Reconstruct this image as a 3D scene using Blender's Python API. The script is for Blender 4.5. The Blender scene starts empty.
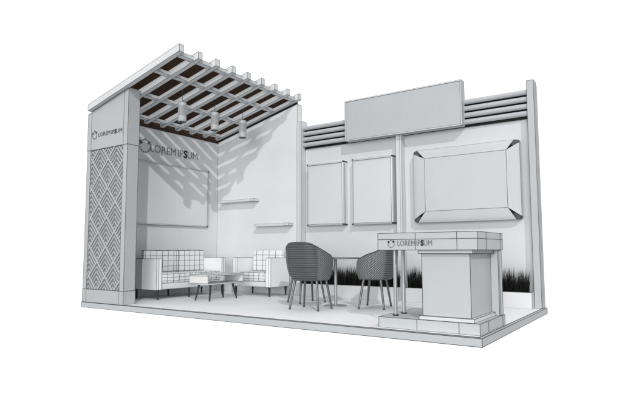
import bpy, bmesh, math, random
from mathutils import Vector, Matrix
random.seed(7)
scene = bpy.context.scene
COL = scene.collection
H = 0.078                       # top of the platform

# ------------------------------------------------------------------ materials
def new_mat(name):
    m = bpy.data.materials.new(name); m.use_nodes = True
    nt = m.node_tree
    return m, nt, nt.nodes['Principled BSDF']

def paint(name, col, rough=.6, metal=0., grain=.05, scale=110., bump=.02, blotch=.03):
    """matt painted board: fine grain, faint large-scale tone change, slight bump"""
    m, nt, b = new_mat(name)
    tc = nt.nodes.new('ShaderNodeTexCoord')
    n1 = nt.nodes.new('ShaderNodeTexNoise'); n1.inputs['Scale'].default_value = scale; n1.inputs['Detail'].default_value = 3
    n2 = nt.nodes.new('ShaderNodeTexNoise'); n2.inputs['Scale'].default_value = 1.3; n2.inputs['Detail'].default_value = 2
    nt.links.new(tc.outputs['Object'], n1.inputs['Vector']); nt.links.new(tc.outputs['Object'], n2.inputs['Vector'])
    def mr(src, lo, hi):
        r = nt.nodes.new('ShaderNodeMapRange'); r.inputs['From Min'].default_value = .3; r.inputs['From Max'].default_value = .7
        r.inputs['To Min'].default_value = lo; r.inputs['To Max'].default_value = hi
        nt.links.new(src, r.inputs['Value']); return r.outputs['Result']
    a = mr(n1.outputs['Fac'], 1 - grain, 1 + grain); c = mr(n2.outputs['Fac'], 1 - blotch, 1 + blotch)
    mu = nt.nodes.new('ShaderNodeMath'); mu.operation = 'MULTIPLY'; nt.links.new(a, mu.inputs[0]); nt.links.new(c, mu.inputs[1])
    vm = nt.nodes.new('ShaderNodeVectorMath'); vm.operation = 'SCALE'; vm.inputs[0].default_value = col
    nt.links.new(mu.outputs[0], vm.inputs['Scale']); nt.links.new(vm.outputs[0], b.inputs['Base Color'])
    if bump:
        bp = nt.nodes.new('ShaderNodeBump'); bp.inputs['Strength'].default_value = bump; bp.inputs['Distance'].default_value = .002
        nt.links.new(n1.outputs['Fac'], bp.inputs['Height']); nt.links.new(bp.outputs[0], b.inputs['Normal'])
    b.inputs['Roughness'].default_value = rough; b.inputs['Metallic'].default_value = metal
    b.inputs['Specular IOR Level'].default_value = .3
    return m

def grid_mat(name, base, line, px, py, pz, wx=.012, wy=.012, wz=.012, off=(.031, .037, .021)):
    """plaid cloth: thin dark lines at regular object-space spacings"""
    m, nt, b = new_mat(name)
    tc = nt.nodes.new('ShaderNodeTexCoord'); sp = nt.nodes.new('ShaderNodeSeparateXYZ')
    wob = nt.nodes.new('ShaderNodeTexNoise'); wob.inputs['Scale'].default_value = 9
    nt.links.new(tc.outputs['Object'], wob.inputs['Vector'])
    ad = nt.nodes.new('ShaderNodeVectorMath'); ad.operation = 'MULTIPLY_ADD'
    nt.links.new(wob.outputs['Color'], ad.inputs[0]); ad.inputs[1].default_value = (.014, .014, .014)
    nt.links.new(tc.outputs['Object'], ad.inputs[2]); nt.links.new(ad.outputs[0], sp.inputs[0])
    outs = []
    for k, (p, w) in enumerate(((px, wx), (py, wy), (pz, wz))):
        if not p: continue
        a = nt.nodes.new('ShaderNodeMath'); a.operation = 'ADD'; a.inputs[1].default_value = off[k] + 10 * p
        nt.links.new(sp.outputs[k], a.inputs[0])
        q = nt.nodes.new('ShaderNodeMath'); q.operation = 'MODULO'; q.inputs[1].default_value = p
        nt.links.new(a.outputs[0], q.inputs[0])
        l = nt.nodes.new('ShaderNodeMath'); l.operation = 'LESS_THAN'; l.inputs[1].default_value = w
        nt.links.new(q.outputs[0], l.inputs[0]); outs.append(l.outputs[0])
    cur = outs[0]
    for o in outs[1:]:
        x = nt.nodes.new('ShaderNodeMath'); x.operation = 'MAXIMUM'
        nt.links.new(cur, x.inputs[0]); nt.links.new(o, x.inputs[1]); cur = x.outputs[0]
    mx = nt.nodes.new('ShaderNodeMix'); mx.data_type = 'RGBA'
    mx.inputs['A'].default_value = (*base, 1); mx.inputs['B'].default_value = (*line, 1)
    nt.links.new(cur, mx.inputs['Factor']); nt.links.new(mx.outputs['Result'], b.inputs['Base Color'])
    b.inputs['Roughness'].default_value = .8
    bp = nt.nodes.new('ShaderNodeBump'); bp.invert = True; bp.inputs['Strength'].default_value = .4; bp.inputs['Distance'].default_value = .004
    nt.links.new(cur, bp.inputs['Height']); nt.links.new(bp.outputs[0], b.inputs['Normal'])
    return m

def weave_mat(name, back, side, line, period, width):
    """woven cane shell, UV in metres: fine level ribs across the back turning into crossing strands at the sides"""
    m, nt, b = new_mat(name)
    N = lambda t, **k: nt.nodes.new(t)
    def math_(op, *ins):
        n = nt.nodes.new('ShaderNodeMath'); n.operation = op
        for i, v in enumerate(ins):
            if isinstance(v, (int, float)): n.inputs[i].default_value = v
            else: nt.links.new(v, n.inputs[i])
        return n.outputs[0]
    def mapr(v, a0, a1, b0, b1):
        n = nt.nodes.new('ShaderNodeMapRange'); n.inputs['From Min'].default_value = a0; n.inputs['From Max'].default_value = a1
        n.inputs['To Min'].default_value = b0; n.inputs['To Max'].default_value = b1
        nt.links.new(v, n.inputs['Value']); return n.outputs['Result']
    tc = nt.nodes.new('ShaderNodeTexCoord'); sp = nt.nodes.new('ShaderNodeSeparateXYZ')
    nt.links.new(tc.outputs['UV'], sp.inputs[0]); u, v = sp.outputs[0], sp.outputs[1]
    au = math_('ABSOLUTE', u)
    t = mapr(au, .235, .285, 0, 1)
    def lines(s, p, w):
        x = math_('ADD', math_('MULTIPLY_ADD', u, s, v), 40*p)
        return mapr(math_('PINGPONG', x, p/2), w*.45, w, 1, 0)
    hor = lines(0., period, width)
    dia = math_('MAXIMUM', lines(.62, period*.72, width*.70), lines(-1.15, period*.95, width*.70))
    cur = math_('ADD', math_('MULTIPLY', hor, math_('SUBTRACT', 1, t)), math_('MULTIPLY', dia, t))
    base = nt.nodes.new('ShaderNodeMix'); base.data_type = 'RGBA'; nt.links.new(t, base.inputs['Factor'])
    base.inputs['A'].default_value = (*back, 1); base.inputs['B'].default_value = (*side, 1)
    mx = nt.nodes.new('ShaderNodeMix'); mx.data_type = 'RGBA'; nt.links.new(cur, mx.inputs['Factor'])
    nt.links.new(base.outputs['Result'], mx.inputs['A']); mx.inputs['B'].default_value = (*line, 1)
    nt.links.new(mx.outputs['Result'], b.inputs['Base Color']); b.inputs['Roughness'].default_value = .5
    bp = nt.nodes.new('ShaderNodeBump'); bp.invert = True; bp.inputs['Strength'].default_value = .5; bp.inputs['Distance'].default_value = .006
    nt.links.new(cur, bp.inputs['Height']); nt.links.new(bp.outputs[0], b.inputs['Normal'])
    return m

BOARD  = paint('board_dimmed', (.495, .52, .538))  # outer faces darkened in colour, imitating dimmer light than inside
BAYM   = paint('board_bay_lit', (.77, .79, .805))  # same board, brightness of the lit bay put into its colour
FRAMEM = paint('board_frame_dimmed', (.58, .60, .615))  # same board darkened in colour for weaker light at the right bay
PILM   = paint('board_pillar_dimmed', (.46, .482, .498))  # same board, colour lowered to imitate dimmer light on the pillar
BOARD2 = paint('board_lit', (.67, .69, .705))  # same board lightened in colour to imitate light inside the stand
ROOFM  = paint('painted_timber', (.68, .70, .715))
FLOORM = paint('floor_board', (.86, .87, .88), rough=.55, scale=60)  # floor colour raised to carry some of the interior brightness
LINE   = paint('edge_groove', (.045, .047, .05), grain=0, bump=0)
SOFTLN = paint('edge_groove_soft', (.16, .165, .17), grain=0, bump=0)
BLACK  = paint('black_plastic', (.012, .012, .013), rough=.4, bump=0)
DARK   = paint('dark_grey', (.05, .05, .052), rough=.5, bump=0)
MIDG   = paint('mid_grey', (.20, .205, .21), bump=0)
LETTER = paint('lettering_grey', (.10, .105, .11), bump=0)
BROWN  = paint('brown_stain', (.062, .034, .020), rough=.8, grain=.15, scale=40)
TUBEM  = paint('tube_grey', (.50, .515, .53), rough=.5)
LATB   = paint('lattice_backing', (.21, .215, .22), bump=0)
WHITE  = paint('white_laminate', (.69, .70, .71), rough=.45)
CREAM  = paint('white_lacquer', (.78, .78, .775), rough=.45)
ALU    = paint('brushed_aluminium', (.74, .76, .78), rough=.35, metal=.4, grain=.02)
STEEL  = paint('steel_tube', (.40, .41, .42), rough=.35, metal=.5, grain=.02)
LEGM   = paint('chair_leg_metal', (.17, .175, .18), rough=.3, metal=.8, grain=.02)
LAMPM  = paint('lamp_metal', (.50, .51, .52), rough=.55, metal=.1)
CLOTH  = paint('sofa_cloth', (.86, .87, .88), rough=.9, scale=220, grain=.06)
PLAID  = grid_mat('plaid_cloth', (.84, .85, .86), (.06, .062, .065), .14, .118, .088, wx=.009, wy=.009, wz=.006)
PLAIDF = grid_mat('plaid_cloth_seat', (.78, .79, .80), (.05, .052, .055), .118, .118, .052, wx=.009, wy=.009, wz=.006, off=(.075, .037, .021))
SHELL  = weave_mat('woven_cane', (.105, .108, .112), (.30, .31, .32), (.022, .022, .024), .0285, .0078)
GRASSM = paint('dark_grass', (.004, .004, .0035), rough=.9, grain=.3, scale=30, bump=0)
GRASSL = paint('grass_tip', (.035, .036, .034), rough=.8, grain=.3, scale=30, bump=0)

# ------------------------------------------------------------------ geometry
class Geo:
    def __init__(s): s.v = []; s.f = []; s.m = []; s.sm = []; s.L = []; s.uv = {}
    def add(s, vs, fs, mi=0, smooth=False):
        o = len(s.v); s.v += [tuple(p) for p in vs]
        for f in fs: s.f.append(tuple(i + o for i in f)); s.m.append(mi); s.sm.append(smooth)
        return o
    def line(s, a, b): s.L.append((Vector(a), Vector(b)))
    def box(s, lo, hi, mi=0, lines=True):
        x0, y0, z0 = lo; x1, y1, z1 = hi
        P = [(x0,y0,z0),(x1,y0,z0),(x1,y1,z0),(x0,y1,z0),(x0,y0,z1),(x1,y0,z1),(x1,y1,z1),(x0,y1,z1)]
        s.add(P, [(0,3,2,1),(4,5,6,7),(0,1,5,4),(1,2,6,5),(2,3,7,6),(3,0,4,7)], mi)
        if lines:
            for a, b in ((0,1),(1,2),(2,3),(3,0),(4,5),(5,6),(6,7),(7,4),(0,4),(1,5),(2,6),(3,7)): s.line(P[a], P[b])
        return s
    def hexa(s, P, mi=0, lines=True):
        s.add(P, [(0,3,2,1),(4,5,6,7),(0,1,5,4),(1,2,6,5),(2,3,7,6),(3,0,4,7)], mi)
        if lines:
            for a, b in ((0,1),(1,2),(2,3),(3,0),(4,5),(5,6),(6,7),(7,4),(0,4),(1,5),(2,6),(3,7)): s.line(P[a], P[b])
        return s
    def extrude(s, poly, d, mi=0, lines=True, smooth_sides=False):
        """poly: list of 3D points (planar, CCW seen against d), d: Vector"""
        n = len(poly); d = Vector(d); A = [Vector(p) for p in poly]; B = [p + d for p in A]
        s.add(A + B, [tuple(range(n))[::-1], tuple(range(n, 2*n))] , mi)
        s.add(A + B, [(i, (i+1) % n, (i+1) % n + n, i + n) for i in range(n)], mi, smooth_sides)
        if lines:
            for i in range(n):
                j = (i+1) % n
                s.line(A[i], A[j]); s.line(B[i], B[j])
                if not smooth_sides: s.line(A[i], B[i])
        return s
    def tube(s, p0, p1, r0, r1=None, n=16, mi=0, caps=True, lines=False):
        r1 = r0 if r1 is None else r1
        p0 = Vector(p0); p1 = Vector(p1); w = (p1 - p0).normalized()
        u = w.orthogonal().normalized(); v = w.cross(u)
        ring = lambda p, r: [p + (u*math.cos(2*math.pi*i/n) + v*math.sin(2*math.pi*i/n))*r for i in range(n)]
        A = ring(p0, r0); B = ring(p1, r1)
        s.add(A + B, [(i, (i+1) % n, (i+1) % n + n, i + n) for i in range(n)], mi, True)
        if caps: s.add(A, [tuple(range(n))[::-1]], mi); s.add(B, [tuple(range(n))], mi)
        if lines:
            for R in (A, B):
                for i in range(n): s.line(R[i], R[(i+1) % n])
        return s
    def rbox(s, lo, hi, r, seg=4, mi=0, lines=False):
        bm = bmesh.new(); bmesh.ops.create_cube(bm, size=1)
        lo = Vector(lo); hi = Vector(hi); c = (lo+hi)/2; d = hi-lo
        for v in bm.verts: v.co = Vector((c[i] + v.co[i]*d[i] for i in range(3)))
        bmesh.ops.bevel(bm, geom=bm.edges[:], offset=r, segments=seg, profile=.5, affect='EDGES')
        bm.verts.index_update()
        s.add([v.co.copy() for v in bm.verts], [tuple(v.index for v in f.verts) for f in bm.faces], mi, True)
        bm.free()
        if lines:
            P = [(x, y, z) for x in (lo.x, hi.x) for y in (lo.y, hi.y) for z in (lo.z, hi.z)]
        return s
    def build(s, name, mats, parent=None, lr=.0026, lm=None, loc=None):
        mats = mats if isinstance(mats, list) else [mats]
        n_mat = len(mats); vs = list(s.v); fs = list(s.f); ms = list(s.m); sm = list(s.sm)
        if lr:
            seen = set()
            for a, b in s.L:
                k = tuple(sorted((tuple(round(c, 4) for c in a), tuple(round(c, 4) for c in b))))
                if k in seen or (b-a).length < 1e-5: continue
                seen.add(k)
                w = (b-a).normalized(); u = w.orthogonal().normalized(); v = w.cross(u)
                o = len(vs)
                for p in (a, b):
                    for t in range(5):
                        an = 2*math.pi*t/5; vs.append(tuple(p + (u*math.cos(an) + v*math.sin(an))*lr))
                for t in range(5):
                    fs.append((o+t, o+(t+1) % 5, o+5+(t+1) % 5, o+5+t)); ms.append(n_mat); sm.append(True)
                fs.append(tuple(o+t for t in range(4, -1, -1))); ms.append(n_mat); sm.append(False)
                fs.append(tuple(o+5+t for t in range(5))); ms.append(n_mat); sm.append(False)
        off = Vector((0,0,0))
        if loc is not None: off = Vector(loc)
        elif parent is not None and parent.get('_w'): off = ROOT[parent.name]
        me = bpy.data.meshes.new(name)
        me.from_pydata([tuple(Vector(p) - off) for p in vs], [], fs)
        for m in mats: me.materials.append(m)
        me.materials.append(lm or LINE)
        me.polygons.foreach_set('material_index', ms); me.polygons.foreach_set('use_smooth', sm)
        if s.uv:
            ul = me.uv_layers.new(name='UVMap')
            for pi, c in s.uv.items():
                for li, uvc in zip(me.polygons[pi].loop_indices, c): ul.data[li].uv = uvc
        me.update()
        o = bpy.data.objects.new(name, me); COL.objects.link(o)
        if parent is not None: o.parent = parent
        elif loc is not None: o.location = loc
        return o

ROOT = {}
def thing(name, label, cat, loc=(0,0,0), rotz=0, group=None, world=False):
    o = bpy.data.objects.new(name, None); COL.objects.link(o)
    o.location = loc; o.rotation_euler = (0, 0, rotz); o.empty_display_size = .2
    o['label'] = label; o['category'] = cat
    if group: o['group'] = group
    if world: o['_w'] = 1; ROOT[o.name] = Vector(loc)
    return o
def tag(o, label, cat, group=None):
    o['label'] = label; o['category'] = cat
    if group: o['group'] = group
    return o
def dup(root, loc, rotz, label, group=None):
    r = root.copy(); COL.objects.link(r); r.location = loc; r.rotation_euler = (0, 0, rotz)
    r['label'] = label
    if group: r['group'] = group
    for ch in root.children:
        c = ch.copy(); COL.objects.link(c); c.parent = r
        for g in ch.children:
            d = g.copy(); COL.objects.link(d); d.parent = c
    return r

# text as mesh
def text_mesh(s, size, offset=0.):
    cu = bpy.data.curves.new('t', 'FONT'); cu.body = s; cu.size = size; cu.offset = offset; cu.resolution_u = 3; cu.extrude = .5
    o = bpy.data.objects.new('t', cu); COL.objects.link(o)
    dg = bpy.context.evaluated_depsgraph_get(); dg.update()
    me = bpy.data.meshes.new_from_object(o.evaluated_get(dg))
    vs = [v.co.copy() for v in me.vertices]; fs = [tuple(p.vertices) for p in me.polygons]
    bpy.data.objects.remove(o); bpy.data.curves.remove(cu); bpy.data.meshes.remove(me)
    return vs, fs
def lettering(parent, O, U, V, width, height, matl, black=BLACK, thick=.004, bold=.028, thin=-.006, outline=None):
    """LOREM IPSUM with a heavy S, filling width x height from origin O"""
    U = Vector(U); V = Vector(V); N = U.cross(V); O = Vector(O)
    runs = []; x = 0
    for s, b in (('LOREM', 0), ('IP', 0), ('S', 1), ('UM', 0)):
        vs, fs = text_mesh(s, 1.0, bold if b else thin)
        x0 = min(v.x for v in vs); x1 = max(v.x for v in vs)
        if s == 'IP': x += .26
        runs.append((vs, fs, x - x0, b)); x += x1 - x0 + .055
    tot = x - .055
    cap = .70
    for vs, fs, dx, b in runs:
        g = Geo(); g.add([O + U*((v.x+dx)/tot*width) + V*(v.y/cap*height) + N*(thick*(v.z+.5)) for v in vs], fs)
        g.build('bold_letter' if b else 'lettering', black if b else matl, parent, lr=0)
def logo(parent, C, U, V, r, light, dark, leaf, thick=.004):
    """round emblem: broken ring, two dark leaves at ten and two o'clock, small peak on top"""
    U = Vector(U); V = Vector(V); N = U.cross(V); C = Vector(C)
    P = lambda a, q: C + U*(q*math.cos(a)) + V*(q*math.sin(a))
    for k in range(12):
        if k in (1, 4): continue
        a0 = math.radians(4 + k*30); a1 = a0 + math.radians(22)
        poly = [P(a0, r*.80), P(a0, r*.95), P((a0+a1)/2, r*1.0), P(a1, r*.95), P(a1, r*.80), P((a0+a1)/2, r*.84)]
        g = Geo(); g.extrude(poly[::-1], N*thick, 0, lines=False); g.build('emblem_segment', light, parent, lr=0)
    g = Geo(); g.extrude([P(math.radians(90), r*1.25), P(math.radians(77), r*.98), P(math.radians(103), r*.98)][::-1], N*thick, 0, lines=False)
    g.build('emblem_peak', light, parent, lr=0)
    for a in (144, 40):
        a = math.radians(a); g = Geo()
        poly = [P(a+.02, r*1.2), P(a+.30, r*.95), P(a+.30, r*.72), P(a, r*.52), P(a-.20, r*.74), P(a-.22, r*1.0)]
        g.extrude(poly, N*thick, 0, lines=False); g.build('emblem_leaf', leaf, parent, lr=0)

# ------------------------------------------------------------------ setting
W, D = 6.0, 2.86
g = Geo(); g.box((0,0,0), (W, D, .0735))
pf = g.build('platform', BOARD, loc=(0,0,0), lr=.0032); pf['kind'] = 'structure'
g = Geo(); g.box((.035,.035,.0735), (W-.035, D-.02, H))
fl = g.build('floor', FLOORM, loc=(0,0,0), lr=.0022); fl['kind'] = 'structure'

# ------------------------------------------------------------------ back walls, columns, post
SL = .24
top = lambda x: 2.90 + SL*x
YB = 2.70
g = Geo()
g.extrude([(.12,YB,H), (2.05,YB,H), (2.05,YB,top(2.05)+.02), (.12,YB,top(.12)+.02)], (0,.13,0))
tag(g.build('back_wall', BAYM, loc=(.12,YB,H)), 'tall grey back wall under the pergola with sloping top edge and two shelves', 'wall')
g = Geo()
g.extrude([(0,.21,H), (.12,.21,H), (.12,.21,top(.12)), (0,.21,top(0))], (0,YB+.13-.21,0))
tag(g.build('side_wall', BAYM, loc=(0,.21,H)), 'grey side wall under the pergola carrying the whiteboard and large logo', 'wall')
g = Geo()
g.box((2.155,2.80,H), (5.88,2.84,2.598))
g.L = [(a,b) for a,b in g.L]
tag(g.build('back_wall', BOARD2, loc=(2.155,2.80,H)), 'long lower back wall behind the round table and counter', 'wall')

def column(x0, x1, y0, y1, z, label, name='column'):
    g = Geo(); g.box((x0,y0,H), (x1,y1,z))
    g.line(((x0+x1)/2+.018, y0-.0005, H), ((x0+x1)/2+.018, y0-.0005, z)) if name == 'column' else None
    return tag(g.build(name, BOARD2 if name == 'column' else BOARD, loc=(x0,y0,H), lr=.0024, lm=SOFTLN if name=='column' else LINE), label, 'column')
column(2.053, 2.153, 2.685, 2.84, 3.09, 'square grey column at the right end of the pergola back wall')
column(3.945, 4.04, 2.685, 2.798, 2.85, 'slim grey column between the poster boards and the flared frame')
p = thing('end_post', 'tall square grey post at the far right corner of the stand', 'post', (5.88,2.68,H), world=True)
g = Geo(); g.box((5.882,2.68,H), (5.97,2.845,3.10)); g.build('shaft', BOARD, p, lr=.0026)
g = Geo(); g.box((5.9702,2.745,H), (5.980,2.845,3.05)); g.build('side_strip', BOARD, p, lr=.0012)

# horizontal tubes above the lower wall
t = thing('tube_screen', 'screen of four horizontal grey tubes along the top of the lower back wall', 'screen', (2.155,2.74,2.60), world=True)
g = Geo(); g.box((2.156,2.785,2.602), (5.880,2.80,2.955)); g.build('backing_board', BLACK, t, lr=0)
for k in range(4):
    g = Geo(); g.tube((2.156,2.742,2.668+k*.0975), (5.881,2.742,2.668+k*.0975), .0365, n=28); g.build('tube', TUBEM, t, lr=0)

# ------------------------------------------------------------------ left pillar
PX0, PX1, PY0, PY1 = 0.004, 1.0, 0.012, 0.208
pil = thing('lattice_pillar', 'broad corner pillar with chevron lattice panel and small logo', 'pillar', (.5,.1,H), world=True)
XL, XR = .100, .900           # panel limits on the front face
def pillar_block(z0, z1a, z1b, name):
    g = Geo()
    g.hexa([(PX0,PY0,z0), (PX1,PY0,z0), (PX1,PY1,z0), (PX0,PY1,z0), (PX0,PY0,z1a), (PX1,PY0,z1b), (PX1,PY1,z1b), (PX0,PY1,z1a)])
    for x in (XL, XR):
        zt = z1a + (z1b-z1a)*(x-PX0)/(PX1-PX0); g.line((x,PY0-.0006,z0), (x,PY0-.0006,zt))
    g.build(name, PILM, pil)
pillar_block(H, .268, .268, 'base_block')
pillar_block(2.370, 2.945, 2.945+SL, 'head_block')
g = Geo(); g.box((XL+.0002,PY0+.0155,.2702), (XR-.0002,PY1-.004,2.368), lines=False); g.build('shaft', LATB, pil, lr=0)
for x0, x1 in ((PX0+.003, XL), (XR, PX1-.003)):
    g = Geo(); g.box((x0,PY0+.003,.2702), (x1,PY1-.003,2.368)); g.build('corner_trim', PILM, pil)
# chevron lattice
def clip(poly, lo, hi):
    def cut(P, ax, val, keep):
        out = []
        for i in range(len(P)):
            a, b = P[i], P[(i+1) % len(P)]
            ia = keep(a[ax], val); ib = keep(b[ax], val)
            if ia: out.append(a)
            if ia != ib:
                t_ = (val-a[ax])/(b[ax]-a[ax]); out.append((a[0]+t_*(b[0]-a[0]), a[1]+t_*(b[1]-a[1])))
        return out
    for ax in (0, 1):
        if len(poly) > 2: poly = cut(poly, ax, lo[ax], lambda p, q: p >= q)
        if len(poly) > 2: poly = cut(poly, ax, hi[ax], lambda p, q: p <= q)
    return poly
g = Geo()
LZ0, LZ1 = .272, 2.364
dw, dh = .400, .435
def bar(p, q, w, yf, yb):
    d = Vector((q[0]-p[0], q[1]-p[1])); L_ = d.length
    if L_ < .004: return
    n = Vector((-d.y, d.x))/L_*w/2
    poly = [(p[0]-n.x, p[1]-n.y), (q[0]-n.x, q[1]-n.y), (q[0]+n.x, q[1]+n.y), (p[0]+n.x, p[1]+n.y)]
    poly = clip(poly, (XL+.001, LZ0), (XR-.001, LZ1))
    if len(poly) > 2: g.extrude([(x, yf, z) for x, z in poly], (0, yb-yf, 0), lines=False)
NCH = 5
ap_x = .340                    # an apex column
for i in range(-3, 6):
    for j in range(-1, 13):
        cx = ap_x + i*dw/2; zt = 2.36 + .06 - j*dh/2
        if (i + j) % 2: continue
        # diamond with top at (cx, zt), bottom at (cx, zt-dh)
        bar((cx, zt), (cx-dw/2, zt-dh/2), .019, PY0+.0060, PY0+.0154); bar((cx, zt), (cx+dw/2, zt-dh/2), .019, PY0+.0064, PY0+.0154)
        for k in range(1, NCH+1):
            f = k/(NCH+1)
            za = zt - dh*f
            # arms run parallel to the upper edges until they meet the lower edges
            hx = dw/2*(1-f); hz = dh/2*(1-f)
            bar((cx, za), (cx-hx, za-hz), .0128, PY0+.0068, PY0+.0154); bar((cx, za), (cx+hx, za-hz), .0128, PY0+.0072, PY0+.0154)
g.build('lattice_panel', BOARD, pil, lr=0)
lettering(pil, (.285,PY0-.001,2.560), (1,0,0), (0,0,1), .585, .062, LETTER, bold=.04)
logo(pil, (.190,PY0-.001,2.595), (1,0,0), (0,0,1), .064, LETTER, LETTER, BLACK)

# ------------------------------------------------------------------ pergola
rb = lambda x: 2.958 + SL*x       # rafter underside
roof = thing('pergola', 'sloping slatted pergola roof of grey rafters with brown bladed cover in the gaps', 'pergola', (1.1,1.3,2.96), world=True)
XA, XB = .085, 2.135
def beam(g, x0, x1, y0, y1, dz0, dz1, mi=0, lines=True):
    g.hexa([(x0,y0,rb(x0)+dz0), (x1,y0,rb(x1)+dz0), (x1,y1,rb(x1)+dz0), (x0,y1,rb(x0)+dz0),
            (x0,y0,rb(x0)+dz1), (x1,y0,rb(x1)+dz1), (x1,y1,rb(x1)+dz1), (x0,y1,rb(x0)+dz1)], mi, lines)
PITCH = .3345; RY0 = -.05
for k in range(9):
    g = Geo(); y = RY0 + k*PITCH
    beam(g, XA, XB, y, y+.076, 0, .098); g.build('rafter', ROOFM, roof, lr=.0028)
for x in (.235, .875, 1.535, 2.02):
    g = Geo(); beam(g, x-.032, x+.032, RY0+.079, RY0+8*PITCH-.001, .010, .058)
    g.build('purlin', ROOFM, roof, lr=.0024)
g = Geo()
y = RY0 + .09
while y < RY0 + 8*PITCH:
    # brown cover split into thin blades along rafters, tilted to pass the key light
    w = .072; dz = .678*w; th = .0010
    x0, x1 = XA+.03, 1.99
    c0 = .088
    P = []
    for dzz in (-th, th):
        for (x, yy, zz) in ((x0, y, c0+dz/2-.008), (x1, y, c0+dz/2-.008), (x1, y+w, c0-dz/2-.008), (x0, y+w, c0-dz/2-.008)):
            P.append((x, yy, rb(x)+zz+dzz))
    g.hexa(P, 0, False); y += .126
g.build('cover_blades', BROWN, roof, lr=0)
g = Geo(); g.hexa([(.10,.21,rb(.1)-.052), (.118,.21,rb(.1)-.052), (.118,YB+.03,rb(.1)-.052), (.10,YB+.03,rb(.1)-.052),
                   (.10,.21,rb(.1)+.10), (.118,.21,rb(.1)+.10), (.118,YB+.03,rb(.1)+.10), (.10,YB+.03,rb(.1)+.10)], 0, False)
g.build('eaves_board', BROWN, roof, lr=0)
g = Geo(); g.hexa([(.119,YB+.01,rb(.12)-.05), (2.04,YB+.01,rb(2.04)-.05), (2.04,YB+.03,rb(2.04)-.05), (.119,YB+.03,rb(.12)-.05),
                   (.119,YB+.01,rb(.12)+.03), (2.04,YB+.01,rb(2.04)+.03), (2.04,YB+.03,rb(2.04)+.03), (.119,YB+.03,rb(.12)+.03)], 0, False)
g.build('eaves_board', BLACK, roof, lr=0)

# pendant lamps
def lamp(y, label):
    t = thing('pendant_lamp', label, 'lamp', (1.39, y, 2.765), group='pendant lamps under the pergola')
    g = Geo(); n = 28; R = .063
    zs = [(0, R*.86), (.0, R), (.03, R), (.031, R*1.0), (.285, R), (.30, R*.93), (.31, R*.35), (.31, 0.001)]
    pts = []
    for z, r in zs: pts += [(r*math.cos(2*math.pi*i/n), r*math.sin(2*math.pi*i/n), z) for i in range(n)]
    fs = []
    for k in range(len(zs)-1): fs += [(k*n+i, k*n+(i+1) % n, (k+1)*n+(i+1) % n, (k+1)*n+i) for i in range(n)]
    g.add(pts, fs, 0, True)
    for z in (0, .302):
        for i in range(n):
            a, b = 2*math.pi*i/n, 2*math.pi*(i+1)/n
            g.line((R*math.cos(a), R*math.sin(a), z), (R*math.cos(b), R*math.sin(b), z))
    g.build('lamp_shade', LAMPM, t, lr=.0025)
    g = Geo(); g.tube((0,0,.04), (0,0,.045), R*.84, n=n); g.build('diffuser', WHITE, t, lr=0)
    g = Geo(); g.tube((0,0,.30), (0,0,.51), .0035, n=8); g.build('cord', DARK, t, lr=0)
    return t
lamp(.672, 'cylindrical grey pendant lamp nearest the lattice pillar, farthest from the shelves')
lamp(1.348, 'cylindrical grey pendant lamp in the middle of the row of three')
lamp(2.011, 'cylindrical grey pendant lamp nearest the back wall with the shelves')

# ------------------------------------------------------------------ side wall: whiteboard, logo
wb = thing('whiteboard', 'wide wall-mounted whiteboard on the side wall above the sofa', 'whiteboard', (.122,1.4,1.28), world=True)
g = Geo(); g.box((.121,.46,1.297), (.158,2.395,2.325), lines=False); g.build('board', BAYM, wb, lr=0)
for lo, hi in (((.121,.44,1.281),(.165,2.41,1.296)), ((.121,.44,2.326),(.165,2.41,2.340)), ((.121,2.396,1.2965),(.165,2.412,2.3255)), ((.121,.44,1.2965),(.165,.459,2.3255))):
    g = Geo(); g.box(lo, hi); g.build('frame_rail', ALU, wb, lr=.002)
for z in (1.289, 2.333):
    g = Geo(); g.rbox((.121,2.392,z-.014), (.170,2.420,z+.014), .008, 3); g.build('corner_cap', BLACK, wb, lr=0)
lg = thing('wall_logo', 'large round emblem and LOREM IPSUM lettering on the side wall above the whiteboard', 'logo', (.122,1.5,2.6), world=True)
lettering(lg, (.1225,1.10,2.525), (0,1,0), (0,0,1), 1.06, .135, paint('lettering_outline_grey', (.17,.175,.18), bump=0), bold=.03, thin=-.012)
logo(lg, (.1225,.985,2.60), (0,1,0), (0,0,1), .118, MIDG, MIDG, LETTER)

# ------------------------------------------------------------------ shelves
for x0, x1, z, lab in ((.29, 1.185, 1.735, 'small floating shelf on the pergola back wall, the upper left one'),
                       (1.185, 1.965, 1.265, 'small floating shelf on the pergola back wall, the lower right one')):
    s = thing('wall_shelf', lab, 'shelf', (x0, 2.63, z), group='floating shelves on the back wall', world=True)
    g = Geo(); g.box((x0,2.56,z+.0), (x1-.09,2.6985,z+.042)); g.build('shelf_board', WHITE, s, lr=.0018, lm=SOFTLN)
    g = Geo(); g.box((x1-.0895,2.558,z-.002), (x1,2.6985,z+.044)); g.build('end_block', BOARD2, s, lr=.0024)

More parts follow.
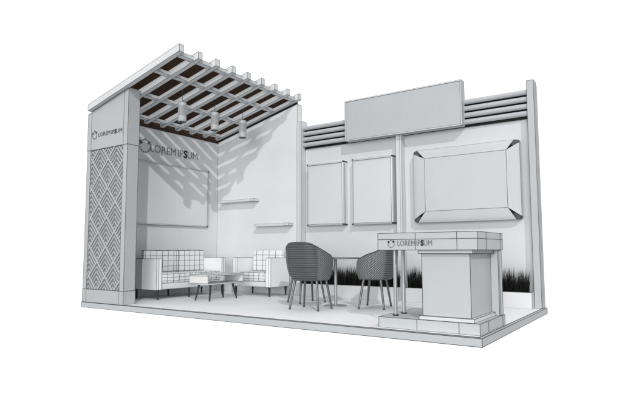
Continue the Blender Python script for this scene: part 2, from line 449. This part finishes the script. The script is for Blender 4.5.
# ------------------------------------------------------------------ poster boards
def poster(x0, x1, z0, z1, label):
    t = thing('poster_board', label, 'poster board', ((x0+x1)/2, 2.72, z0), group='blank snap-frame poster boards', world=True)
    yf = 2.665
    g = Geo(); g.box((x0+.02,yf+.012,z0+.02), (x1-.02,2.799,z1-.02), lines=False); g.build('poster_panel', BOARD2, t, lr=0)
    r = .024
    def rail(a, b, up):
        g = Geo(); a = Vector(a); b = Vector(b); w = (b-a).normalized()
        # quarter-round snap rail running back to the wall
        n = 8; out = Vector(up); prof = []
        for i in range(n+1):
            an = math.pi/2*i/n; prof.append((r*(1-math.cos(an))*-1 + 0, (yf + .06*(1-math.sin(an)) if i else yf+.06)))
        pa = [Vector((0,0,0))]*0
        P = []
        for i in range(n+1):
            an = math.pi/2*i/n
            P.append((r*math.cos(an), yf + .055*(1-math.sin(an))))
        P = [(r, 2.799)] + P + [(-.004, yf+.0), (-.004, 2.799)]
        A = [a + out*(p[0]-r) + Vector((0, p[1]-a.y, 0)) for p in P]; B = [q + (b-a) for q in A]
        m = len(P)
        g.add(A+B, [(i, (i+1) % m, (i+1) % m+m, i+m) for i in range(m)], 0, False)
        g.add(A, [tuple(range(m))], 0); g.add(B, [tuple(range(m))[::-1]], 0)
        g.line(A[-2], B[-2]); g.line(A[2], B[2])
        g.build('frame_rail', ALU, t, lr=.0024)
    rail((x0+r,yf,z1), (x1-r,yf,z1), (0,0,1)); rail((x0+r,yf,z0), (x1-r,yf,z0), (0,0,-1))
    rail((x0,yf,z0+r), (x0,yf,z1-r), (-1,0,0)); rail((x1,yf,z0+r), (x1,yf,z1-r), (1,0,0))
    for cx in (x0, x1):
        for cz in (z0, z1):
            sx = 1 if cx == x0 else -1; sz = 1 if cz == z0 else -1
            lo = (min(cx-.002*sx, cx+sx*.028), yf-.003, min(cz-.002*sz, cz+sz*.028)); hi = (max(cx-.002*sx, cx+sx*.028), 2.797, max(cz-.002*sz, cz+sz*.028))
            g = Geo(); g.rbox(lo, hi, .012, 3); g.build('corner_cap', DARK, t, lr=0)
poster(2.275, 3.012, 1.245, 2.305, 'blank poster board left of the other one, next to the pergola column')
poster(3.165, 3.895, 1.240, 2.305, 'blank poster board right of the other one, beside the slim column')

# ------------------------------------------------------------------ flared picture frame
fr = thing('flared_frame', 'large blank display frame with flared edges and open dark corners above the counter', 'display frame', (5.0,2.72,1.24), world=True)
ix0, ix1, iz0, iz1 = 4.425, 5.597, 1.402, 2.185
ox0, ox1, oz0, oz1 = 4.232, 5.765, 1.238, 2.322
yi, yo = 2.645, 2.682
g = Geo(); g.box((ix0,yi,iz0), (ix1,2.799,iz1)); g.build('display_panel', FRAMEM, fr, lr=.0026)
nc = .045                      # how far each flap's outer edge stops short of the corner
def flap(a, b, c, d):
    """a,b inner edge; c,d outer edge (b->c, d->a), curved back towards the wall"""
    g = Geo(); a, b, c, d = map(Vector, (a, b, c, d)); n = 8; rows = []
    for i in range(n+1):
        t_ = i/n; yy = yi + (yo-yi)*(.55*t_ + .45*t_**6)
        p = a.lerp(d, t_); q = b.lerp(c, t_); p.y = q.y = yy; rows.append((p, q))
    bk = Vector((0, .012, 0))
    V_ = [x for r_ in rows for x in r_]; o = g.add(V_, [(2*i, 2*i+1, 2*i+3, 2*i+2) for i in range(n)], 0, True)
    g.add([v+bk for v in V_], [(2*i+2, 2*i+3, 2*i+1, 2*i) for i in range(n)], 0, True)
    for i in range(n):
        for s_ in (0, 1):
            A, B = rows[i][s_], rows[i+1][s_]
            g.add([A, B, B+bk, A+bk], [(0, 1, 2, 3)], 0)
            g.line(A, B)
    A, B = rows[-1]; g.add([A, B, B+Vector((0,.11,0)), A+Vector((0,.11,0))], [(0, 1, 2, 3)], 0)
    g.line(A, B); g.line(rows[0][0], rows[0][1])
    g.build('edge_flap', FRAMEM, fr, lr=.002, lm=SOFTLN)
flap((ix0,0,iz1), (ix1,0,iz1), (ox1-nc-.02,0,oz1), (ox0+nc+.02,0,oz1))
flap((ix1,0,iz0), (ix0,0,iz0), (ox0+nc+.02,0,oz0), (ox1-nc-.02,0,oz0))
flap((ix0,0,iz0), (ix0,0,iz1), (ox0,0,oz1-nc), (ox0,0,oz0+nc))
flap((ix1,0,iz1), (ix1,0,iz0), (ox1,0,oz0+nc), (ox1,0,oz1-nc))
for (ax, az, bx, bz, sx, sz) in ((ix0, iz1, ox0, oz1, -1, 1), (ix1, iz1, ox1, oz1, 1, 1), (ix0, iz0, ox0, oz0, -1, -1), (ix1, iz0, ox1, oz0, 1, -1)):
    g = Geo()
    A = Vector((ax, yi+.016, az)); B = Vector((bx-sx*(nc+.015), yo+.005, bz-sz*.004)); C_ = Vector((bx-sx*.004, yo+.005, bz-sz*nc))
    M1 = A.lerp(B, .55); M2 = A.lerp(C_, .55)
    E = Vector((bx-sx*.012, yo+.02, bz-sz*.010))
    g.add([A, M1, M2], [(0, 1, 2), (2, 1, 0)], 0)  # black sheet standing in for the dark of the open corner gap
    g.add([M1, B, E, C_, M2], [(0, 1, 2, 3, 4), (4, 3, 2, 1, 0)], 1)
    dn = Vector((0, .095, 0))
    g.add([B, E, C_, B+dn, E+dn, C_+dn], [(0, 1, 4, 3), (1, 2, 5, 4)], 1)
    g.line(B, E); g.line(E, C_)
    g.build('corner_gap_fill', [BLACK, MIDG], fr, lr=.003)

# ------------------------------------------------------------------ fascia sign box
sg = thing('sign_box', 'large blank sign box mounted high above the two back wall bays', 'sign', (4.05,2.7,2.60), world=True)
sx0, sx1, sz0, sz1, sy0 = 3.085, 5.02, 2.600, 3.262, 2.60
g = Geo(); g.box((sx0,sy0+.03,sz0), (sx1,2.735,sz1)); g.build('sign_body', BOARD, sg, lr=.0026)
g = Geo(); g.box((sx0+.020,sy0+.004,sz0+.018), (sx1-.018,sy0+.029,sz1-.018)); g.build('sign_face', BOARD, sg, lr=.0032)
for i, poly in enumerate(([(sx0,sz0),(sx1,sz0),(sx1-.017,sz0+.017),(sx0+.019,sz0+.017)], [(sx1,sz1),(sx0,sz1),(sx0+.019,sz1-.017),(sx1-.017,sz1-.017)],
             [(sx0,sz1),(sx0,sz0),(sx0+.019,sz0+.017),(sx0+.019,sz1-.017)], [(sx1,sz0),(sx1,sz1),(sx1-.017,sz1-.017),(sx1-.017,sz0+.017)])):
    g = Geo(); g.extrude([(x, sy0, z) for x, z in poly], (0,.029,0)); g.build('frame_rail', BOARD2, sg, lr=.002, lm=SOFTLN)

# ------------------------------------------------------------------ planter and grass
def planter(x0, x1, label):
    t = thing('planter_box', label, 'planter', ((x0+x1)/2, 2.66, H), world=True)
    g = Geo()
    g.box((x0,2.56,H), (x1,2.585,.283)); g.build('front_panel', WHITE, t, lr=.0020, lm=SOFTLN)
    g = Geo(); g.box((x0,2.586,H), (x0+.02,2.797,.281), lines=False); g.box((x1-.02,2.586,H), (x1,2.797,.281), lines=False)
    g.box((x0+.021,2.78,H), (x1-.021,2.797,.281), lines=False); g.build('side_panel', WHITE, t, lr=0)
    g = Geo(); g.box((x0+.0205,2.5855,.20), (x1-.0205,2.7795,.262), lines=False); g.build('soil', BLACK, t, lr=0)
planter(2.18, 4.005, 'low white planter box of dark grass behind the round table')
planter(4.125, 5.878, 'low white planter box of dark grass behind the counter')
def tuft_mesh(seed, n=150):
    rnd = random.Random(seed); g = Geo()
    for i in range(n):
        a = rnd.uniform(0, 2*math.pi); r0 = .036*math.sqrt(rnd.random())
        bx, by = r0*math.cos(a)*1.25, r0*math.sin(a)*1.6
        hgt = rnd.choice((rnd.uniform(.13, .24), rnd.uniform(.20, .345)))
        lean = rnd.uniform(.0, .055)*(hgt/.3); la = a + rnd.uniform(-.6, .6)
        w = rnd.uniform(.0035, .0075); wa = rnd.uniform(0, math.pi); wx, wy = math.cos(wa)*w, math.sin(wa)*w
        prev = None; K = 3; P = []; 
        for k in range(K+1):
            t_ = k/K; cx = bx + math.cos(la)*lean*t_*t_; cy = by + math.sin(la)*lean*t_*t_; ww = (1-t_)**.7
            P += [(cx-wx*ww, cy-wy*ww, hgt*t_), (cx+wx*ww, cy+wy*ww, hgt*t_)]
        g.add(P, [(2*k, 2*k+1, 2*k+3, 2*k+2) for k in range(K-1)], 0)
        g.add(P, [(2*K-2, 2*K-1, 2*K)], 1)
    return g
protos = [tuft_mesh(s).build('grass_tuft', [GRASSM, GRASSL], lr=0, loc=(0,0,0)) for s in range(4)]
xs = [(2.25+.0895*k, 0) for k in range(20)] + [(4.185+.0885*k, 1) for k in range(19)]
for i, (x, seg) in enumerate(xs):
    o = protos[i] if i < 4 else protos[i % 4].copy()
    if i >= 4: COL.objects.link(o)
    o.location = (x, 2.645+random.uniform(-.012, .012), .262); o.rotation_euler.z = random.choice((0, math.pi)) + random.uniform(-.3, .3)
    s = random.uniform(.9, 1.08); o.scale = (1, 1, s)
    if seg: tag(o, 'dark spiky grass tuft in the planter box behind the counter', 'grass', 'grass tufts in the planter behind the counter')
    else: tag(o, 'dark spiky grass tuft in the planter box behind the round table', 'grass', 'grass tufts in the planter behind the table')

# ------------------------------------------------------------------ counter
ct = thing('reception_counter', 'grey reception counter with stepped plinth, LOREM IPSUM fascia and two poles', 'counter', (5.45,.5,H), world=True)
cx0, cx1, cy0, cy1 = 4.955, 5.952, .11, .945
g = Geo(); g.box((cx0,cy0,H), (cx1,cy1,.180))
for x in (5.357, 5.763): g.line((x,cy0-.001,H), (x,cy0-.001,.18))
for y in (.372, .86): g.line((cx1+.001,y,H), (cx1+.001,y,.18))
g.build('plinth', BOARD, ct, lr=.0027)
g = Geo(); g.box((cx0,cy0,.834), (cx1,cy1,1.0))
g.line((cx0,cy0-.001,.938), (cx1,cy0-.001,.938)); g.line((cx1+.001,cy0,.938), (cx1+.001,cy1,.938))
for x in (5.357, 5.763): g.line((x,cy0-.001,.834), (x,cy0-.001,1.0))
for y in (.372, .86): g.line((cx1+.001,y,.834), (cx1+.001,y,1.0))
g.build('worktop', BOARD, ct, lr=.0026)
g = Geo(); g.box((5.40,.155,.216), (5.865,.80,.800)); g.build('cabinet', BOARD, ct, lr=.0028)
g = Geo(); g.box((5.375,.125,.1802), (5.90,.80,.2155)); g.build('base_trim', BOARD2, ct, lr=.0026)
g = Geo(); g.box((5.375,.125,.8005), (5.90,.80,.8335)); g.build('cornice', BOARD, ct, lr=.0026)
g = Geo(); g.box((5.40,.8005,.1802), (5.94,.93,.8335)); g.line((5.9405,.835,.18),(5.9405,.835,.8335)); g.build('back_panel', BOARD, ct, lr=.0026)
for x, y in ((5.06,.275), (5.06,.47)):
    g = Geo(); g.tube((x,y,.1805), (x,y,.8338), .019, n=20); o = g.build('support_pole', STEEL, ct, lr=0)
    g = Geo(); g.tube((x,y,.1803), (x,y,.192), .030, n=20)
    f = g.build('pole_foot', BLACK, ct, lr=0); f.parent = o
lettering(ct, (5.172,.1085,.876), (1,0,0), (0,0,1), .352, .052, MIDG, bold=.04, thin=-.004)
logo(ct, (5.103,.1085,.895), (1,0,0), (0,0,1), .038, MIDG, MIDG, BLACK)

# ------------------------------------------------------------------ sofas
def round_leg(x, y, z0, z1, parent, r0=.012, r1=.021, dx=0, dy=0, name='leg', m=DARK):
    g = Geo(); g.tube((x+dx, y+dy, z0), (x, y, z1), r0, r1, n=12); return g.build(name, m, parent, lr=0)
DKLEG = paint('dark_leg', (.035,.035,.037), rough=.3, bump=0)
s1 = thing('sofa', 'low two-seat sofa with plaid cushions along the side wall beneath the whiteboard', 'sofa', (.5,1.45,H), world=True)
for y0, y1, n_ in ((.715,.815,0), (2.12,2.21,1)):
    g = Geo(); g.box((.20,y0,.232), (.828,y1,.712), lines=True); g.line((.829,(y0+y1)/2-.01,.235), (.829,(y0+y1)/2-.01,.71)); g.build('armrest', CLOTH, s1, lr=.0030)
g = Geo(); g.rbox((.22,.817,.235), (.815,2.118,.325), .015, 3); g.build('seat_rail', BOARD2, s1, lr=0)
g = Geo(); g.rbox((.205,.817,.30), (.26,2.118,.66), .02, 3); g.build('back_rail', CLOTH, s1, lr=0)
for y0, y1 in ((.822,1.468), (1.474,2.116)):
    g = Geo(); g.rbox((.40,y0,.328), (.82,y1,.485), .035, 5); g.build('seat_cushion', PLAIDF, s1, lr=0)
for y0, y1 in ((.835,1.482), (1.506,2.110)):
    g = Geo(); g.rbox((.262,y0,.475), (.40,y1,.848), .032, 5)
    for a_, b_ in (((.391,y0+.010,.48),(.391,y0+.010,.838)), ((.272,y0+.010,.838),(.391,y0+.010,.838)), ((.391,y0+.010,.838),(.391,y1-.010,.838))): g.line(a_, b_)
    g.build('back_cushion', PLAID, s1, lr=.0035)
for x, y in ((.80,.77), (.29,.77), (.80,2.16), (.29,2.16)): round_leg(x, y, H, .232, s1, m=DKLEG)
for x in (.80, .29): round_leg(x, 1.40, H, .235, s1, m=DKLEG)

ac = thing('armchair', 'boxy armchair with plaid cushions standing against the pergola back wall', 'armchair', (1.53,2.35,H), world=True)
for x0, x1 in ((1.115,1.225), (1.850,1.955)):
    g = Geo(); g.box((x0,2.10,.232), (x1,2.60,.712)); g.line(((x0+x1)/2+.01,2.099,.235), ((x0+x1)/2+.01,2.099,.71)); g.build('armrest', CLOTH, ac, lr=.0030)
g = Geo(); g.rbox((1.227,2.115,.235), (1.848,2.60,.318), .015, 3); g.build('seat_rail', BOARD2, ac, lr=0)
g = Geo(); g.rbox((1.227,2.56,.30), (1.848,2.61,.66), .015, 3); g.build('back_rail', CLOTH, ac, lr=0)
g = Geo(); g.rbox((1.232,2.11,.322), (1.845,2.46,.478), .035, 5); g.build('seat_cushion', PLAIDF, ac, lr=0)
g = Geo(); g.rbox((1.26,2.44,.47), (1.90,2.556,.842), .032, 5); g.build('back_cushion', PLAID, ac, lr=0)
for x, y in ((1.165,2.13), (1.905,2.13), (1.165,2.56), (1.905,2.56)): round_leg(x, y, H, .232, ac, m=DKLEG)

# ------------------------------------------------------------------ coffee table
cf = thing('coffee_table', 'low white box-shaped coffee table with splayed dark legs in front of the sofa', 'coffee table', (1.44,1.4,H), world=True)
g = Geo(); g.box((1.235,1.0,.455), (1.65,1.79,.473)); g.build('table_top', BOARD2, cf, lr=.0024)
g = Geo(); g.box((1.235,1.0,.322), (1.65,1.79,.340)); g.build('bottom_board', BOARD2, cf, lr=.0024)
g = Geo(); g.box((1.240,1.003,.3415), (1.645,1.020,.4535)); g.build('end_panel', CREAM, cf, lr=.003)
g = Geo(); g.box((1.240,1.770,.3415), (1.645,1.787,.4535)); g.build('end_panel', CREAM, cf, lr=.0024)
for x, y, dx, dy in ((1.36,1.10,-.03,-.05), (1.60,1.10,.035,-.05), (1.36,1.60,-.03,.05), (1.58,1.60,.035,.06)):
    round_leg(x, y, H, .322, cf, .011, .019, dx, dy, m=DKLEG)

# ------------------------------------------------------------------ round table
rt = thing('round_table', 'thin round pedestal table between the tub chairs', 'table', (3.55,1.55,H))
g = Geo(); g.tube((0,0,.642), (0,0,.655), .335, n=64, lines=True); g.build('table_top', MIDG, rt, lr=.002)
g = Geo(); g.tube((0,0,.012), (0,0,.641), .021, n=20); g.build('pedestal', STEEL, rt, lr=0)
g = Geo(); g.tube((0,0,0), (0,0,.008), .155, n=48, caps=True); g.tube((0,0,.008), (0,0,.014), .155, .04, n=48); g.build('base_plate', STEEL, rt, lr=0)

# ------------------------------------------------------------------ tub chairs (front = +y, back = -y)
def sp(c, e): return math.copysign(abs(c)**e, c)
def make_chair(label):
    t = thing('tub_chair', label, 'chair', (0,0,0), group='woven tub chairs round the table')
    g = Geo(); NU, NV = 64, 18; PH = math.radians(140)
    def ztop(ph):
        a = abs(ph)/PH*140
        if a < 30: return .852 - .010*(a/30)**2
        if a < 118: s_ = (a-30)/88; return .842 - .20*(s_**1.05)
        s_ = (a-118)/22; return .642 - .16*s_**2
    def pt(ph, v, ins=0.):
        zt = ztop(ph) - (.0 if not ins else .002); zb = .375
        z = zb + (zt-zb)*v
        f = (z-zb)/.475
        fl = .80 + .20*min(1, (f*2.2))**.55 if f > 0 else .80
        a = (.282*fl - ins); b = (.265*fl - ins)
        x = a*sp(math.sin(ph), .80); y = -b*sp(math.cos(ph), .80)
        # backrest leans back a little as it rises
        y -= max(0, math.cos(ph))*.055*max(0, f)
        return Vector((x, y, z))
    for ins, flip in ((0., False), (.022, True)):
        base = len(g.v)
        for i in range(NU+1):
            ph = -PH + 2*PH*i/NU
            for j in range(NV+1): g.v.append(tuple(pt(ph, j/NV, ins)))
        for i in range(NU):
            ph = -PH + 2*PH*(i+.5)/NU
            for j in range(NV):
                q = [base+i*(NV+1)+j, base+(i+1)*(NV+1)+j, base+(i+1)*(NV+1)+j+1, base+i*(NV+1)+j+1]
                us = [(-PH+2*PH*i/NU)*.28, (-PH+2*PH*(i+1)/NU)*.28]
                uvq = [(us[0], g.v[q[0]][2]), (us[1], g.v[q[1]][2]), (us[1], g.v[q[2]][2]), (us[0], g.v[q[3]][2])]
                if flip: q = q[::-1]; uvq = uvq[::-1]
                g.uv[len(g.f)] = uvq
                g.f.append(tuple(q)); g.m.append(0); g.sm.append(True)
    nb = (NU+1)*(NV+1)
    for i in range(NU):                                        # top rim and bottom rim
        a, b = i*(NV+1)+NV, (i+1)*(NV+1)+NV
        g.f.append((a, b, b+nb, a+nb)); g.m.append(1); g.sm.append(False)
        a, b = i*(NV+1), (i+1)*(NV+1)
        g.f.append((b, a, a+nb, b+nb)); g.m.append(1); g.sm.append(False)
    for i in (0, NU):                                          # front ends
        for j in range(NV):
            a = i*(NV+1)+j; g.f.append((a, a+1, a+1+nb, a+nb)); g.m.append(1); g.sm.append(False)
    g.build('shell', [SHELL, DARK], t, lr=0)
    rim = Geo()
    prev = None
    for i in range(NU+1):
        p = pt(-PH+2*PH*i/NU, 1.0, .011)
        if prev is not None: rim.tube(prev, p, .0125, n=8)
        prev = p
    rim.build('rim', DARK, t, lr=0)
    s = Geo(); n = 40; R = []
    for z, k in ((.366, .62), (.372, .80), (.385, .815), (.43, .86), (.447, .84), (.452, .6)):
        R.append([(.27*k*sp(math.sin(2*math.pi*i/n), .8), -.255*k*sp(math.cos(2*math.pi*i/n), .8) + .0, z) for i in range(n)])
    V_ = [p for r_ in R for p in r_]
    s.add(V_, [(k*n+i, k*n+(i+1) % n, (k+1)*n+(i+1) % n, (k+1)*n+i) for k in range(len(R)-1) for i in range(n)], 0, True)
    s.add(R[0], [tuple(range(n))[::-1]], 0); s.add(R[-1], [tuple(range(n))], 0)
    s.build('seat', DARK, t, lr=0)
    for sx in (-1, 1):
        for (fx, fy, tx, ty) in ((sx*.215, .165, sx*.165, .115), (sx*.215, -.165, sx*.165, -.115)):
            l = Geo(); l.tube((fx, fy, .012), (tx, ty, .372), .0125, .0175, n=12); o = l.build('leg', LEGM, t, lr=0)
            l = Geo(); l.tube((fx, fy, 0), (fx, fy, .014), .0135, n=12); f = l.build('foot', BLACK, t, lr=0); f.parent = o
    return t
ch = make_chair('grey woven tub chair with its ribbed back to the front edge of the stand')
ch.location = (3.485, 1.045, H); ch.rotation_euler.z = math.radians(2)
dup(ch, (2.935, 1.725, H), math.radians(-90-22), 'grey woven tub chair mostly hidden behind the ribbed-back one, left of the round table')
dup(ch, (4.10, 1.66, H), math.radians(90+14), 'grey woven tub chair seen side-on right of the round table, beside the counter poles')

for o in list(bpy.data.objects):
    if o.get('_w'): del o['_w']

# ------------------------------------------------------------------ world: white studio surround, a little dimmer to the right and behind the camera
w = bpy.data.worlds.new('World'); scene.world = w; w.use_nodes = True
nt = w.node_tree; bg = nt.nodes['Background']
tc = nt.nodes.new('ShaderNodeTexCoord'); dt = nt.nodes.new('ShaderNodeVectorMath'); dt.operation = 'DOT_PRODUCT'
nt.links.new(tc.outputs['Generated'], dt.inputs[0]); dt.inputs[1].default_value = Vector((-.66, .68, .28)).normalized()
mr = nt.nodes.new('ShaderNodeMapRange'); mr.interpolation_type = 'SMOOTHSTEP'
mr.inputs['From Min'].default_value = -.75; mr.inputs['From Max'].default_value = .42
mr.inputs['To Min'].default_value = .14; mr.inputs['To Max'].default_value = 1.22
nt.links.new(dt.outputs['Value'], mr.inputs['Value'])
nt.links.new(mr.outputs['Result'], bg.inputs['Strength']); bg.inputs['Color'].default_value = (1, 1, 1, 1)

# key lamp: far disc, gives crisp parallel shadows
S = Vector((-1, 1.02, -.93)).normalized()
ld = bpy.data.lights.new('key_lamp', 'AREA'); ld.shape = 'DISK'; ld.size = 1.3; ld.energy = 84000; ld.color = (1, .99, .975)
lo = bpy.data.objects.new('key_lamp', ld); COL.objects.link(lo)
lo.location = Vector((3, 1.4, 1.2)) - S*150; lo.rotation_euler = S.to_track_quat('-Z', 'Y').to_euler()

fd = bpy.data.lights.new('added_soft_fill', 'AREA'); fd.shape = 'DISK'; fd.size = 17; fd.energy = 5000  # added fill with no visible source, lifts the shaded interior
fo = bpy.data.objects.new('added_soft_fill', fd); COL.objects.link(fo)
S2 = Vector((-.40, 1, -.10)).normalized()
fo.location = Vector((3, 1.4, 1.2)) - S2*30; fo.rotation_euler = S2.to_track_quat('-Z', 'Y').to_euler()

# ------------------------------------------------------------------ camera (solved from the photograph)
cam = bpy.data.cameras.new('camera'); co = bpy.data.objects.new('camera', cam); COL.objects.link(co); scene.camera = co
yaw, pit, roll, f = .597, .0848, -.003, 518.7243
F = Vector((-math.sin(yaw)*math.cos(pit), math.cos(yaw)*math.cos(pit), math.sin(pit)))
R = Vector((math.cos(yaw), math.sin(yaw), 0)); U = R.cross(F)
R2 = R*math.cos(roll) + U*math.sin(roll); U2 = U*math.cos(roll) - R*math.sin(roll)
M = Matrix((R2, U2, -F)).transposed().to_4x4(); M.translation = Vector((7.3733, -4.5395, .8314)); co.matrix_world = M
cam.sensor_width = 36; cam.lens = f/622*36; cam.shift_x = -5.42/622; cam.clip_end = 500; cam.clip_start = .05

scene.view_settings.view_transform = 'Standard'; scene.view_settings.look = 'None'
scene.view_settings.exposure = 0; scene.view_settings.gamma = 1
scene.render.engine = 'CYCLES'; scene.cycles.max_bounces = 6; scene.cycles.diffuse_bounces = 4
